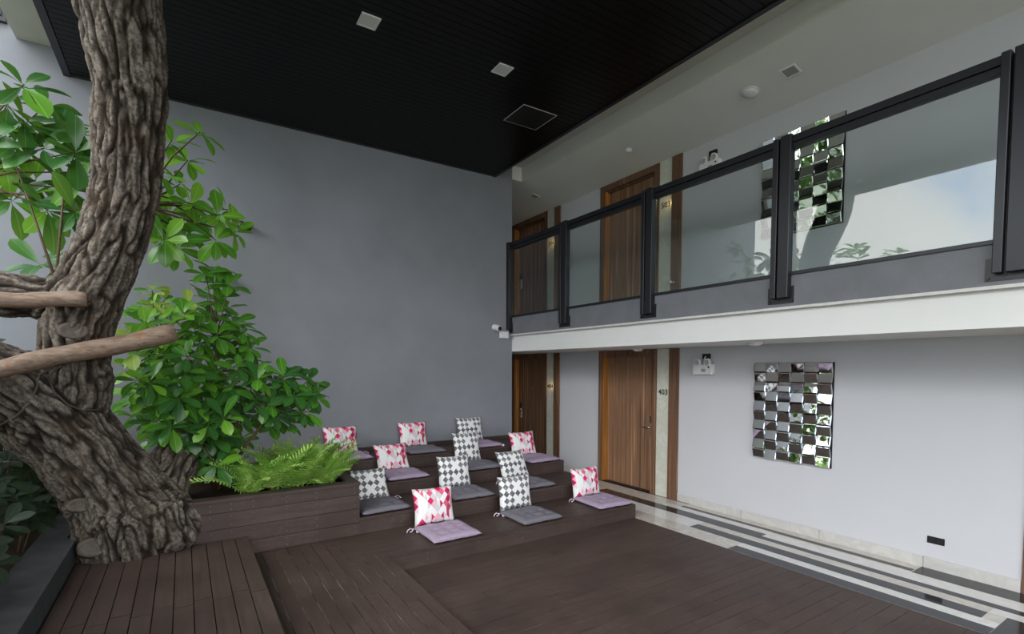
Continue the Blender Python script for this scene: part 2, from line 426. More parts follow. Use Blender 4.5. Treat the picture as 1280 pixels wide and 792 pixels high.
# ------------------------------------------------------------------ decks
def plank_set(parent, rects, mat):
    for r in rects: box('plank', *r, mat, parent)
# lower deck: boards along X
fl = struct(box('floor', 1.50, XD, -1.0, 4.25, -.20, -.0015, 'joint_dust'), 'lower deck of dark brown timber boards', 'floor')
pw = .1085; y = Y1; i = 0
while y-pw > -1.0:
    cut = 1.55+((i*0.83+.9) % 3.1)
    if cut < 1.9 or cut > XD-.3: cut = 3.1+.2*(i % 3)
    box('plank', 1.50, cut-.002, y-pw+.004, y, -.03, 0, 'deck_x', fl)
    box('plank', cut+.002, XD-.002, y-pw+.004, y, -.03, 0, 'deck_x', fl)
    y -= pw; i += 1
# middle deck: boards along Y with mitred ends
md = empty('deck_platform', (0, 0, 0)); tag(md, 'low dark timber platform of lengthwise boards beside the sunken deck', 'platform')
MB().prism([(.458, -1), (1.515, -1), (1.515, 4.185), (.97, 4.86), (.458, 4.86)], -.2, Z1-.0015).build('base', 'joint_dust', md)
def mitre(x): return min(4.864, 4.868-(x-.97)*(4.868-4.18)/(1.53-.97))
x = .46; i = 0
nP = 10; pwm = (1.53-.46)/nP
while i < nP:
    xa, xb = x, x+pwm-.007
    cut = .8+((i*1.37+.5) % 3.0)
    MB().prism([(xa, -1), (xb, -1), (xb, cut-.002), (xa, cut-.002)], Z1-.03, Z1).build('plank', 'deck_y', md)
    ya, yb = mitre(xa), mitre(xb)
    pol = [(xa, cut+.002), (xb, cut+.002), (xb, yb), (xa, ya)]
    if xa < .97 < xb: pol = [(xa, cut+.002), (xb, cut+.002), (xb, yb), (.97, 4.864), (xa, 4.864)]
    MB().prism(pol, Z1-.03, Z1).build('plank', 'deck_y', md)
    x += pwm; i += 1
box('edge_board', 1.515, 1.532, -1, 4.18, 0, Z1-.031, 'deck_y', md)
# raised left deck
ld = empty('raised_deck', (0, 0, 0)); tag(ld, 'raised dark timber deck around the foot of the tree', 'platform')
MB().box(-.74, .44, -1, 4.66, -.2, Z2-.012).box(.16, .44, 4.66, 4.84, -.2, Z2-.012).build('base', 'sub_dark', ld)
xs = [.458, .35, .245, .128, .02, -.09, -.2, -.31, -.42, -.53, -.64, -.745]
for i in range(len(xs)-1):
    a, b_ = xs[i+1]+.003, xs[i]-.003
    cut = 3.68 if i % 2 else 3.62
    box('plank', a, b_, cut+.003, 4.862, Z2-.03, Z2, 'deck_y', ld); box('plank', a, b_, 1.4, cut-.003, Z2-.03, Z2, 'deck_y', ld)
    box('plank', a, b_, -1, 1.394, Z2-.03, Z2, 'deck_y', ld)
box('edge_board', .44, .456, -1, 4.85, .0, Z2-.031, 'deck_y', ld)

# stepped seating
st = empty('timber_steps', (3.1, 5.5, 0)); tag(st, 'four dark timber seating steps rising to the grey wall', 'steps')
st.location = (0, 0, 0)
def tread(x0, x1, ya, yb, z, n, fn=None):
    d = (yb-ya)/n
    for i in range(n):
        a, b_ = ya+i*d, ya+(i+1)*d-.004
        if fn:
            MB().prism([(fn(a), a), (x1, a), (x1, b_), (fn(b_), b_)], z-.03, z).build('tread_board', 'deck_x', st)
        else:
            cut = x0+(x1-x0)*((i*.37+z*1.9) % .6+.2)
            box('tread_board', x0, cut-.002, a, b_, z-.03, z, 'deck_x', st); box('tread_board', cut+.002, x1, a, b_, z-.03, z, 'deck_x', st)
def inv(y): return .97+(4.868-y)*(1.53-.97)/(4.868-4.18)+.004
tread(1.53, XD, Y1, Y2, Z1, 6, inv)
tread(1.478, XD, Y2, Y3, Z2, 6); tread(1.478, XD, Y3, Y4, Z3, 6); tread(1.478, XD, Y4, YG-.03, Z4, 6)
def riser(x0, x1, y, z0, z1, n=1):
    d = (z1-z0)/n
    for i in range(n): box('riser_board', x0, x1, y+.004, y+.024, z0+i*d, z0+(i+1)*d-.003, 'deck_x', st)
riser(1.53, XD, Y1, 0, Z1-.03); riser(1.478, XD, Y2, Z1, Z2-.03); riser(1.478, XD, Y3, Z2, Z3-.03); riser(1.478, XD, Y4, Z3, Z4-.03)
zb = ony(635, 543.5, YG-.02).z
box('back_board', 1.478, XD-.004, YG-.03, YG, Z4-.03, zb, 'deck_x', st)
cr = MB()
for y0, y1, z in ((Y1+.024, YG, Z1-.034), (Y2+.024, YG, Z2-.034), (Y3+.024, YG, Z3-.034), (Y4+.024, YG, Z4-.034)):
    cr.box(1.54 if z < .2 else 1.49, XD-.02, y0, y1-.006, z-.16, z)
cr.build('carcass', 'sub_dark', st)
for y0, y1, z0, z1 in ((Y1, YG, 0, Z1-.031), (Y2+.002, YG, Z1, Z2-.031), (Y3+.002, YG, Z2, Z3-.031), (Y4+.002, YG, Z3, Z4-.031)):
    box('side_board', XD-.02, XD, y0, y1, z0, z1, 'deck_x', st)
sc = MB()
for y, z0, z1 in ((Y1, 0, Z1), (Y2, Z1, Z2), (Y3, Z2, Z3), (Y4, Z3, Z4)):
    for j in range(6):
        xx = 1.75+j*.55+((y*7) % .3)
        for zz in (.35, .7): sc.lathe((xx, y+.004, z0+(z1-z0)*zz), (0, -1, 0), [(0, .006), (.0015, .005)], 6)
sc.build('screw_heads', 'screw', st)['kind'] = 'stuff'

# planter
pl = empty('planter', (0, 0, 0)); tag(pl, 'long dark timber planter box with ferns and a leafy shrub', 'planter')
pz = [Z1, .292, .433, .575, .672]
for i in range(4): box('board', .035, 1.478, Y2-.001, Y2+.03, pz[i]+.002, pz[i+1]-.002, 'deck_x', pl)
for i in range(4): box('board', 1.448, 1.478, Y2+.032, YG, max(pz[i], Z1)+.002, pz[i+1]-.002, 'deck_y', pl)
box('rim_board', .03, 1.49, Y2-.012, Y2+.115, .673, .70, 'deck_x', pl)
box('rim_board', 1.38, 1.49, Y2+.118, YG, .673, .70, 'deck_y', pl)
box('core', .19, 1.446, Y2+.032, YG, .0, .60, 'sub_dark', pl)
so_ = MB()
nx, ny = 24, 22
for j in range(ny+1):
    for i in range(nx+1):
        x = .0+1.44*i/nx; y = Y2+.04+(YG-Y2-.06)*j/ny
        so_.v.append((x, y, .625+.05*noise.noise(Vector((x*4, y*4, 0)))))
for j in range(ny):
    for i in range(nx): so_.f.append((j*(nx+1)+i, j*(nx+1)+i+1, (j+1)*(nx+1)+i+1, (j+1)*(nx+1)+i))
so_.build('soil', 'soil', pl, True)
sc = MB()
for xx in (.17, .33, .51, .79, 1.06, 1.43):
    for i in range(4):
        for t in (.25, .75): sc.lathe((xx, Y2-.001, pz[i]+(pz[i+1]-pz[i])*t), (0, -1, 0), [(0, .0055), (.0015, .0045)], 6)
sc.build('screw_heads', 'screw', pl)['kind'] = 'stuff'

struct(box('soil_pit', -.755, .0, 4.87, YG, -.25, .30, 'soil'), 'dark soil around the tree roots', 'soil')
# kerb at the far left with soil behind
struct(MB().box(-1.02, -.755, -1, 5.03, -.25, .50).box(-1.02, -.82, 5.03, 5.52, -.25, .50).box(-1.02, -.755, 5.52, YG, -.25, .50).build('kerb', 'kerb_concrete'), 'grey concrete kerb beside the raised deck', 'kerb')
struct(box('soil_bed', -2.4, -1.02, -1, YG, -.25, .42, 'soil'), 'dark soil bed behind the concrete kerb', 'soil')

# ------------------------------------------------------------------ corridor floor of inlaid stone
fc = struct(box('floor_corridor', XD, XW+.14, -5, 10.2, -.25, 0, 'marble_cream'), 'cream marble corridor floor with dark inlaid strips', 'floor')
for x0, x1, y0, y1, mt in (
    (5.785, XW+.10, 4.22, 5.97, 'marble_dark'), (5.60, 5.672, 1.76, 4.21, 'marble_dark'), (5.57, XW-.001, -5, 1.75, 'marble_dark'),
    (5.275, 5.47, 3.0, 5.43, 'marble_dark'), (5.275, 5.368, -5, 2.998, 'marble_dark'), (4.985, 5.14, 1.15, 3.62, 'marble_dark'),
    (XD+.002, 4.86, 1.05, 2.97, 'marble_dark'), (XD+.002, 5.15, -5, 1.047, 'marble_dark'),
    (5.37, 5.568, -5, 2.998, 'marble_white'), (4.862, 4.983, 1.05, 2.97, 'marble_white'), (5.475, 5.598, 3.0, 4.4, 'marble_white'),
    (XD+.002, 4.98, 2.975, 4.6, 'marble_cream'), (5.142, 5.272, 1.15, 3.62, 'marble_cream'), (5.152, 5.272, -5, 1.147, 'marble_white'),
    (4.985, 5.272, 3.625, 5.43, 'marble_white')):
    box('stone_inlay', x0, x1, y0, y1, -.01, .0015, mt, fc)
struct(box('floor_upper', 4.70, XW+.14, -5, 10.2, ZU, ZU+.004, 'marble_cream'), 'marble floor of the upper corridor', 'floor')

# ------------------------------------------------------------------ doors
def text_mesh(txt, size, mat, parent, loc, rot, name='door_number'):
    cu = bpy.data.curves.new('t', 'FONT'); cu.body = txt; cu.size = size; cu.extrude = .002; cu.align_x = 'CENTER'; cu.align_y = 'CENTER'
    cu.resolution_u = 3; cu.offset = size*.012
    o = bpy.data.objects.new('t', cu); COL.objects.link(o)
    me = bpy.data.meshes.new_from_object(o.evaluated_get(bpy.context.evaluated_depsgraph_get()))
    bpy.data.objects.remove(o); bpy.data.curves.remove(cu); me.name = name
    t = link(name, me, None, parent); me.materials.clear(); me.materials.append(M[mat]); t.location = loc; t.rotation_euler = rot; return t
def door(name, ya, yb, z0, ztop, num, left_handle, lab):
    """ya<yb opening incl. frame; wall plane XW"""
    d = empty(name, (XW, (ya+yb)/2, z0)); struct(d, lab, 'door'); cy = (ya+yb)/2
    a, b_ = ya-cy, yb-cy; h = ztop-z0
    fr = MB().box(-.016, .13, a, a+.088, 0, h).box(-.016, .13, b_-.10, b_-.004, 0, h).box(-.016, .13, a+.088, b_-.10, h-.09, h)
    fr.box(.07, .13, a+.088, a+.103, 0, h-.09).box(.05, .13, a+.10, b_-.11, h-.105, h-.09)
    fr.build('frame', 'frame_wood', d)
    box('jamb_lining', -.012, .12, b_-.112, b_-.10, 0, h-.09, 'amber_jamb', d)
    lf = box('leaf', .10, .135, a+.092, b_-.113, .008, h-.095, 'veneer', d)
    MB().lathe((.10, (a+b_)/2, 1.42), (-1, 0, 0), [(0, .011), (.006, .010)], 12).build('peephole', 'steel', lf)
    hy = b_-.19 if left_handle else a+.16
    sg = -1 if left_handle else 1
    rbox('card_reader', .082, .10, hy-.03, hy+.03, 1.02, 1.13, .006, 'black', lf)
    hd = rbox('lock_plate', .090, .10, hy-.032, hy+.032, .82, 1.02, .004, 'steel', lf)
    MB().tube([(.09, hy, .96), (.05, hy, .96), (.045, hy+sg*.02, .96), (.045, hy+sg*.14, .958)], [.012, .012, .012, .009], 10).build('handle', 'chrome', lf, True)
    box('threshold', -.01, .135, a+.09, b_-.1, 0, .008, 'black', d)
    sp = box('stone_panel', -.006, .01, a-.215, a-.002, 0, h, 'stone_strip', d)
    box('trim_post', -.024, .01, a-.375, a-.217, 0, h, 'frame_wood', d)
    if num: text_mesh(num, .108, 'letter', d, (-.009, a-.112, 1.495), (math.pi/2, 0, -math.pi/2))
    return d
door('door_1', *DOORS[1], 0, 2.11, '403', False, 'striped walnut door numbered 403 on the ground floor')
door('door_2', *DOORS[0], 0, 2.11, '404', True, 'dark walnut door numbered 404 on the ground floor past the grey wall')
door('door_3', *DOORS[2], 0, 2.11, None, False, 'ground floor walnut door beyond the stone skirting')
door('door_4', *DOORS[1], ZU, 4.733, '503', False, 'walnut door numbered 503 behind the balcony glass')
door('door_5', *DOORS[0], ZU, 4.733, '504', True, 'dark walnut door numbered 504 at the far end of the balcony')
door('door_6', *DOORS[2], ZU, 4.733, None, False, 'upper floor walnut door past the tiled mirror')
# warm light washing the number panels: small recessed strip in the trim post beside each number
for ya, z0 in ((7.337, 0), (4.805, ZU), (7.337, ZU)):
    a = bpy.data.lights.new('number_light', 'AREA'); a.shape = 'RECTANGLE'; a.size = .03; a.size_y = .25; a.energy = .07; a.color = (1, .66, .28)
    o = bpy.data.objects.new('number_light', a); COL.objects.link(o); o.location = (XW-.02, ya-.214, z0+1.5)
    o.rotation_euler = Vector((-.35, -1, 0)).to_track_quat('Z', 'X').to_euler()

# ------------------------------------------------------------------ balustrade
PY = [6.93-.055, 5.46, 3.975, 2.47, 1.01, -.45, -1.93]
bl = empty('balustrade', (4.66, 3, ZU)); bl.location = (0, 0, 0); tag(bl, 'dark metal balustrade with clear glass panels along the balcony', 'balustrade')
for i, y in enumerate(PY):
    ps = empty('post', (0, 0, 0)); ps.parent = bl
    if i: rbox('bar', 4.585, 4.665, y+.028, y+.075, 2.47, ZRAIL+.006, .004, 'dark_metal', ps, 1)
    rbox('bar', 4.585, 4.665, y-.08, y+.012, 2.47, ZRAIL+.01, .004, 'dark_metal', ps, 1)
    box('web', 4.64, 4.665, y+.012 if i else y-.07, y+.028 if i else y, 2.45, ZRAIL-.01, 'black', ps)
    box('base_plate', 4.647, 4.656, y-.105 if i else y-.1, y+.12 if i else y-.003, 2.425, 2.575, 'dark_metal', ps)
    for dy in (-.092, .105):
        if i == 0 and dy > 0: continue
        MB().lathe((4.647, y+dy, 2.445), (-1, 0, 0), [(0, .012), (.012, .011)], 6).build('bolt', 'dark_metal', ps)
for i in range(len(PY)-1):
    ya, yb = PY[i+1]+.076, PY[i]-.081
    box('handrail', 4.615, 4.685, ya, yb, ZRAIL-.058, ZRAIL, 'dark_metal', bl)
    box('lower_rail', 4.622, 4.678, ya, yb, ZRAIL-.115, ZRAIL-.068, 'dark_metal', bl)
    box('rail_web', 4.640, 4.660, ya, yb, ZRAIL-.07, ZRAIL-.055, 'black', bl)
    box('glass_channel', 4.635, 4.675, ya, yb, 2.672, 2.70, 'dark_metal', bl)
    box('glass_panel', 4.650, 4.660, ya+.004, yb-.004, 2.695, ZRAIL-.11, 'glass', bl)

# ------------------------------------------------------------------ tiled mirrors
def tile_mesh():
    w_, h_, t, e = .137, .1105, .016, .007
    s = MB(); a, b_ = w_/2, h_/2
    s.v = [(0, -a, -b_), (0, a, -b_), (0, a, b_), (0, -a, b_), (-t+.004, -a, -b_), (-t+.004, a, -b_), (-t+.004, a, b_), (-t+.004, -a, b_),
           (-t, -a+e, -b_+e), (-t, a-e, -b_+e), (-t, a-e, b_-e), (-t, -a+e, b_-e)]
    s.f = [(0, 1, 2, 3), (0, 4, 5, 1), (1, 5, 6, 2), (2, 6, 7, 3), (3, 7, 4, 0), (4, 8, 9, 5), (5, 9, 10, 6), (6, 10, 11, 7), (7, 11, 8, 4), (8, 11, 10, 9)]
    me = bpy.data.meshes.new('tile'); me.from_pydata(s.v, [], s.f); me.materials.append(M['mirror']); me.update(); return me
TILE = tile_mesh()
def mirror(y0, y1, z0, z1, par, lab, tilt=13):
    r = empty('tiled_mirror', (XW, (y0+y1)/2, (z0+z1)/2)); tag(r, lab, 'mirror', 'faceted mirrors on the corridor walls')
    W, Hh = y1-y0, z1-z0
    box('backing', -.014, 0, -W/2-.003, W/2+.003, -Hh/2-.003, Hh/2+.003, 'black', r)
    for i in range(10):
        for j in range(6):
            t = link('tile', TILE, None, r)
            t.location = (-.030, W/2-(j+.5)*W/6, Hh/2-(i+.5)*Hh/10)
            up = (i+j) % 2 == par
            t.rotation_euler = (0, math.radians(tilt if up else -tilt), 0)
            t.scale = (1, W/6/.138, Hh/10/.1115)
    return r
mirror(2.530, 3.360, .785, 1.900, 0, 'faceted mirror of tilted square tiles on the ground floor wall')
mirror(2.495, 3.325, 3.335, 4.450, 1, 'faceted mirror of tilted square tiles behind the balcony glass')

# ------------------------------------------------------------------ wall and ceiling fittings
def emergency(y, z, lab):
    e = empty('emergency_light', (XW, y, z)); tag(e, lab, 'emergency light', 'twin-head emergency lights')
    rbox('housing', -.075, 0, -.15, .13, -.105, .03, .01, 'white_plastic', e)
    for yy in (-.085, .055):
        MB().lathe((-.03, yy, .062), (-1, 0, -.15), [(0, .02), (.02, .045), (.055, .047), (.06, .04)], 18).build('lamp_head', 'white_plastic', e, False)
        MB().lathe((-.089, yy, .052), (-1, 0, -.15), [(0, .034), (.004, .030)], 18).build('lamp_lens', 'lens_grey', e)
    box('outlet_box', -.03, 0, -.085, .02, .10, .165, 'black', e)
    MB().tube([(-.03, -.03, .13), (-.05, -.03, .10), (-.04, -.02, .05), (-.02, -.02, .02)], .006, 6).build('plug_lead', 'white_plastic', e)
    box('indicator', -.078, -.074, -.115, -.095, -.02, 0, 'black', e)
    box('label_plate', -.0765, -.074, -.06, 0, -.07, -.03, 'lens_grey', e)
emergency(4.045, 1.86, 'white twin-head emergency light on the ground floor wall beside door 403')
emergency(4.005, 4.43, 'white twin-head emergency light high on the upper wall beside door 503')
p = onx(1170, 675.5, XW); so_ = empty('wall_socket', p); tag(so_, 'small dark wall socket low on the pale wall', 'socket')
rbox('plate', -.008, 0, -.062, .062, -.032, .032, .003, 'black', so_, 1)
for dy in (-.03, .03): box('socket_insert', -.0095, -.0075, dy-.022, dy+.022, -.022, .022, 'dark_metal', so_)
def cz(x): return 4.945-(x-4.89)*(4.945-4.735)/(XW-4.89)
def onslope(px, py):
    d = ray(px, py); k = -(4.945-4.735)/(XW-4.89)
    t = (4.945-k*4.89-H)/(d.z-k*d.x); return ORI+d*t
SL = Vector((-(4.945-4.735)/(XW-4.89), 0, -1)).normalized()
for (px, py), r, lab in (((938, 115), .082, 'larger round white dome on the upper corridor ceiling'), ((786, 187), .045, 'small round white detector on the upper corridor ceiling')):
    e = empty('ceiling_dome', onslope(px, py)); tag(e, lab, 'detector')
    MB().lathe((0, 0, 0), SL, [(0, r*1.1), (.008, r*1.1)], 24).build('base', 'white_plastic', e)
    MB().lathe((0, 0, 0), SL, [(.008, r), (.02, r*.95), (.03, r*.75), (.036, r*.35)], 24).build('cover', 'white_plastic', e, True)
for (px, py), s, lab in (((988, 89), .075, 'square grille on the upper corridor ceiling beside the larger dome'), ((668, 245), .07, 'square grille on the upper corridor ceiling near door 504')):
    e = empty('ceiling_grille', onslope(px, py)); tag(e, lab, 'grille'); e.rotation_euler = (0, math.atan(.2258), 0)
    fm = MB()
    for a in ((-s, s, -s, -s+.015), (-s, s, s-.015, s), (-s, -s+.015, -s+.015, s-.015), (s-.015, s, -s+.015, s-.015)): fm.box(*a, -.008, .002)
    fm.build('frame', 'ceiling_paint', e)
    box('plate', -s+.015, s-.015, -s+.015, s-.015, -.004, .002, 'lens_grey', e)
for (px, py), lab in (((797, 437.5), 'round white dome under the balcony slab over door 403'), ((943, 430), 'round white dome under the balcony slab by the ground floor mirror')):
    pp = onz(px, py, ZS-.02); e = empty('ceiling_dome', (pp.x, pp.y, ZS)); tag(e, lab, 'detector')
    MB().lathe((0, 0, 0), (0, 0, -1), [(0, .08), (.01, .08)], 24).build('base', 'white_plastic', e)
    MB().lathe((0, 0, 0), (0, 0, -1), [(.01, .07), (.022, .066), (.034, .045), (.038, .015)], 24).build('cover', 'white_plastic', e, True)
# security camera and its box
p = ony(618, 409, YG); e = empty('security_camera', p); tag(e, 'white security camera on the grey wall below the balcony post', 'camera')
MB().lathe((0, 0, .0), (0, -1, 0), [(0, .05), (.025, .048)], 20).build('mount', 'white_plastic', e)
MB().lathe((0, -.02, .0), (.25, -1, -.25), [(0, .045), (.10, .048), (.11, .044)], 20).build('body', 'white_plastic', e, False)
MB().lathe(Vector((0, -.02, 0))+Vector((.25, -1, -.25)).normalized()*.105, (.25, -1, -.25), [(0, .040), (.012, .036)], 20).build('lens', 'black', e)
p = ony(628.5, 418.5, YG); e = empty('junction_box', p); tag(e, 'small white junction box beside the security camera', 'box')
rbox('box', -.075, .075, -.06, 0, -.055, .055, .008, 'white_plastic', e)
rbox('lid', -.07, .07, -.066, -.058, -.05, .05, .003, 'white_plastic', e, 1)

for (px, py), lab in (((306, 284), 'twin-head spotlight higher on the grey wall behind the tree leaves'), ((283, 349), 'twin-head spotlight lower on the grey wall behind the shrub')):
    e = empty('wall_spotlight', ony(px, py, YG)); tag(e, lab, 'spotlight', 'spotlights on the grey wall')
    rbox('backplate', -.07, .07, -.02, 0, -.03, .03, .004, 'black', e, 1)
    for dx in (-.045, .045):
        MB().lathe((dx, -.02, .005), (0, -1, .1), [(0, .02), (.02, .038), (.075, .04)], 16).build('lamp_head', 'black', e)
        MB().lathe((dx, -.093, .012), (0, -1, .1), [(0, .033), (.006, .028)], 16).build('lamp_lens', 'chrome', e)

# ------------------------------------------------------------------ cushions
def pillow_mesh(mat, T=.13, n=16):
    me = bpy.data.meshes.new('pillow'); bm = bmesh.new(); uvl = bm.loops.layers.uv.new('UVMap'); g = {}
    for side in (0, 1):
        for j in range(n+1):
            for i in range(n+1):
                if side and (i in (0, n) or j in (0, n)): g[side, i, j] = g[0, i, j]; continue
                u, v_ = 2*i/n-1, 2*j/n-1
                pin = .075
                x = u*(1-pin*(1-v_**2)*abs(u)**1.5); z = v_*(1-pin*(1-u**2)*abs(v_)**1.5)
                th = T/2*((1-u**2)*(1-v_**2))**.42
                wob = .006*noise.noise(Vector((u*3, v_*3, side*5)))
                g[side, i, j] = bm.verts.new((x*.5, (-1 if side == 0 else 1)*th+wob, z*.5))
    for side in (0, 1):
        for j in range(n):
            for i in range(n):
                q = [g[side, i, j], g[side, i+1, j], g[side, i+1, j+1], g[side, i, j+1]]; co = [(i, j), (i+1, j), (i+1, j+1), (i, j+1)]
                if side: q.reverse(); co.reverse()
                f = bm.faces.new(q); f.smooth = True
                for lp, (a, b_) in zip(f.loops, co): lp[uvl].uv = (a/n, b_/n)
    bm.to_mesh(me); bm.free(); me.materials.append(M[mat]); return me
PM = {'p': pillow_mesh('print_pink'), 'g': pillow_mesh('print_grey')}
def pad_mesh(mat, seed):
    n = 24; me = bpy.data.meshes.new('seat_pad'); bm = bmesh.new(); g = {}
    for side in (0, 1):
        for j in range(n+1):
            for i in range(n+1):
                if side and (i in (0, n) or j in (0, n)): g[side, i, j] = g[0, i, j]; continue
                u, v_ = 2*i/n-1, 2*j/n-1
                th = ((1-u**6)*(1-v_**6))**.5
                dim = 0
                for a in (-.5, 0, .5):
                    for b_ in (-.5, 0, .5): dim += math.exp(-((u-a)**2+(v_-b_)**2)/.012)
                qz = .036*th*(1-.55*min(1, dim)) + .006*noise.noise(Vector((u*3+seed, v_*3, 1)))*th
                x = u*(1-.03*(1-v_**2)); y = v_*(1-.03*(1-u**2))
                edge = .026+.006*noise.noise(Vector((u*4+seed, v_*4, 2)))
                z = edge+qz if side == 0 else edge-.025*th
                g[side, i, j] = bm.verts.new((x*.5, y*.5, z))
    for side in (0, 1):
        for j in range(n):
            for i in range(n):
                q = [g[side, i, j], g[side, i+1, j], g[side, i+1, j+1], g[side, i, j+1]]
                if side: q.reverse()
                bm.faces.new(q).smooth = True
    bm.to_mesh(me); bm.free(); me.materials.append(M[mat]); return me
QM = {'l': [pad_mesh('pad_lilac', 1), pad_mesh('pad_lilac', 9)], 'd': [pad_mesh('pad_grey', 4), pad_mesh('pad_grey', 14)]}
tie_b = MB()
tie_b.tube([(0, 0, .02), (-.03, .01, .025), (-.05, -.01, .04), (-.075, .0, .02), (-.09, -.02, .006)], .005, 5)
tie_b.tube([(0, 0, .02), (-.02, -.02, .03), (-.04, -.03, .012), (-.06, -.02, .006)], .005, 5)
tb = tie_b.build('tie', 'tie'); TIE = tb.data; bpy.data.objects.remove(tb)
tb = box('tag', -.012, .012, -.02, .0, .004, .03, 'tag'); TAG = tb.data; bpy.data.objects.remove(tb)
SETS = [ # tier, pillow kind, pad kind, top-left px, top-right px, bottom-left px, size adj, yaw, label bits
 (0, 'p', 'l', (514, 613), (565, 606), (518, 657)), (0, 'g', 'd', (621, 596), (661, 594), (625, 645)), (0, 'p', 'l', (712, 586), (747, 583), (716, 620)),
 (1, 'g', 'd', (434, 582), (481, 582), (447, 622)), (1, 'g', 'd', (545, 570), (585, 570), (549, 608)), (1, 'g', 'd', (618, 566), (653, 562), (628, 598)),
 (2, 'p', 'l', (466, 553), (507, 552), (479, 585)), (2, 'g', 'd', (564, 541), (597, 541), (569, 570)), (2, 'p', 'l', (635, 541), (666, 541), (640, 565)),
 (3, 'p', 'l', (403, 533), (446, 533), (411, 562)), (3, 'p', 'd', (497, 529), (532, 527), (500, 555)), (3, 'g', 'l', (569, 523), (601, 521), (573, 546))]
WHERE = ['at the planter end of the lowest step', 'in the middle of the lowest step', 'at the corridor end of the lowest step',
 'at the planter end of the second step', 'in the middle of the second step', 'at the corridor end of the second step',
 'at the planter end of the third step', 'in the middle of the third step', 'at the corridor end of the third step',
 'at the planter end of the top step', 'in the middle of the top step', 'at the corridor end of the top step']
ZT = [Z1, Z2, Z3, Z4]; YB = [Y2, Y3, Y4, YG-.03]; YFt = [Y1, Y2, Y3, Y4]
CUSH = []
rr = random.Random(3)
for i, (t, pk, qk, tl, trr, bl_) in enumerate(SETS):
    z = ZT[t]; yb = YB[t]
    ybot = yb-(.15 if t < 3 else .11)
    C_ = ony(*bl_, ybot); dl_ = ray(*tl)
    ytop = C_.x*dl_.y/dl_.x
    ztop = (ony(*tl, ytop).z+ony(*trr, ytop).z)/2
    lean = max(math.radians(6), min(math.radians(28 if t < 3 else 14), math.atan2(ytop-ybot, ztop-z)))
    hgt = max(.38, min(.50, (ztop-z)/math.cos(lean)))
    ytop = ybot+hgt*math.sin(lean)
    A, B_ = ony(*tl, ytop), ony(*trr, ytop)
    wdt = max(.38, min(.47, B_.x-A.x))
    o = link('pillow', PM[pk], None)
    o.scale = (wdt, 1, hgt)
    cxm = (A.x+B_.x)/2
    o.rotation_euler = (-lean, 0, rr.uniform(-.05, .05))
    o.location = (cxm, ybot+math.sin(lean)*hgt/2, z+.012+math.cos(lean)*hgt/2)
    nm = {'p': 'pink and red diamond-print pillow', 'g': 'white pillow with grey diamonds'}[pk]
    tag(o, nm+' '+WHERE[i], 'pillow', 'printed back pillows on the steps')
    q = link('seat_pad', QM[qk][i % 2], None)
    yf = YFt[t]+.005
    pdp = .51 if t < 3 else .475
    q.scale = (.54, pdp, 1); q.location = (cxm+.0, yf+pdp/2, z); q.rotation_euler = (0, 0, rr.uniform(-.05, .05))
    nq = {'l': 'lilac quilted seat pad', 'd': 'dark grey quilted seat pad'}[qk]
    tag(q, nq+' '+WHERE[i], 'seat pad', 'quilted seat pads on the steps')
    te = link('tie', TIE, None, q); te.location = (-.48, .46, .0); te.scale = (1/.54, 1/pdp, 1)
    if i in (3, 9): te.location.x = .48; te.scale.x = -1/.54          # tied at the other corner, clear of the planter
    if i in (0, 1, 4, 11):
        tg = link('tag', TAG, None, q); tg.location = (-.46 if i != 11 else .48, .36 if i != 11 else -.46, 0); tg.scale = (2, 2, 1)

# ------------------------------------------------------------------ tree
def P(px, py, Y): return ony(px, py, Y)
def dep(v): return (v-ORI).dot(_f)
def limb(pts, kf=1.0):
    """pts: (px, py, Y, width px) -> list of (Vector, radius)"""
    o = []
    for px, py, Y, wp_ in pts:
        v = P(px, py, Y); o.append((v, kf*wp_/2/F*dep(v)))
    return o
LIMBS = [
 limb([(184, 745, 5.25, 150), (178, 700, 5.22, 152), (168, 655, 5.16, 140), (150, 620, 5.16, 116), (122, 585, 5.14, 106), (88, 545, 5.10, 106), (52, 512, 5.05, 106), (12, 485, 5.02, 103), (-40, 462, 5.0, 96), (-110, 425, 4.95, 90)], .92),
 limb([(88, 520, 5.10, 96), (94, 480, 5.05, 92), (96, 445, 5.00, 88), (98, 410, 4.95, 92), (106, 375, 4.9, 96), (122, 340, 4.85, 90), (142, 295, 4.78, 88), (156, 245, 4.70, 86), (162, 180, 4.6, 89), (162, 100, 4.48, 97), (150, 20, 4.35, 112), (146, -40, 4.27, 116), (143, -110, 4.24, 118), (141, -200, 4.22, 120), (140, -300, 4.20, 120)], .79),
 limb([(112, 372, 4.9, 66), (70, 374, 4.93, 56), (35, 370, 4.95, 52), (-5, 364, 4.97, 54), (-60, 345, 5.0, 54), (-120, 320, 5.0, 50)], .95),
 limb([(170, 640, 5.18, 90), (192, 615, 5.25, 72), (210, 590, 5.32, 62), (224, 568, 5.38, 56)], .9),
 limb([(172, 655, 5.14, 140), (204, 656, 4.98, 104), (227, 652, 4.80, 60)], .85),
 limb([(165, 655, 5.18, 140), (135, 668, 5.08, 92), (112, 682, 5.02, 58)], .9),
 limb([(185, 690, 5.12, 110), (208, 680, 5.02, 70)], .9),
 limb([(108, 590, 5.1, 70), (100, 625, 4.98, 44), (103, 632, 4.93, 36)], .9),
 limb([(98, 415, 4.95, 56), (92, 412, 4.80, 40)], .9),
 limb([(108, 470, 5.0, 66), (112, 462, 4.86, 44)], .9),
 limb([(150, 670, 5.1, 100), (158, 680, 4.98, 68)], .9),
]
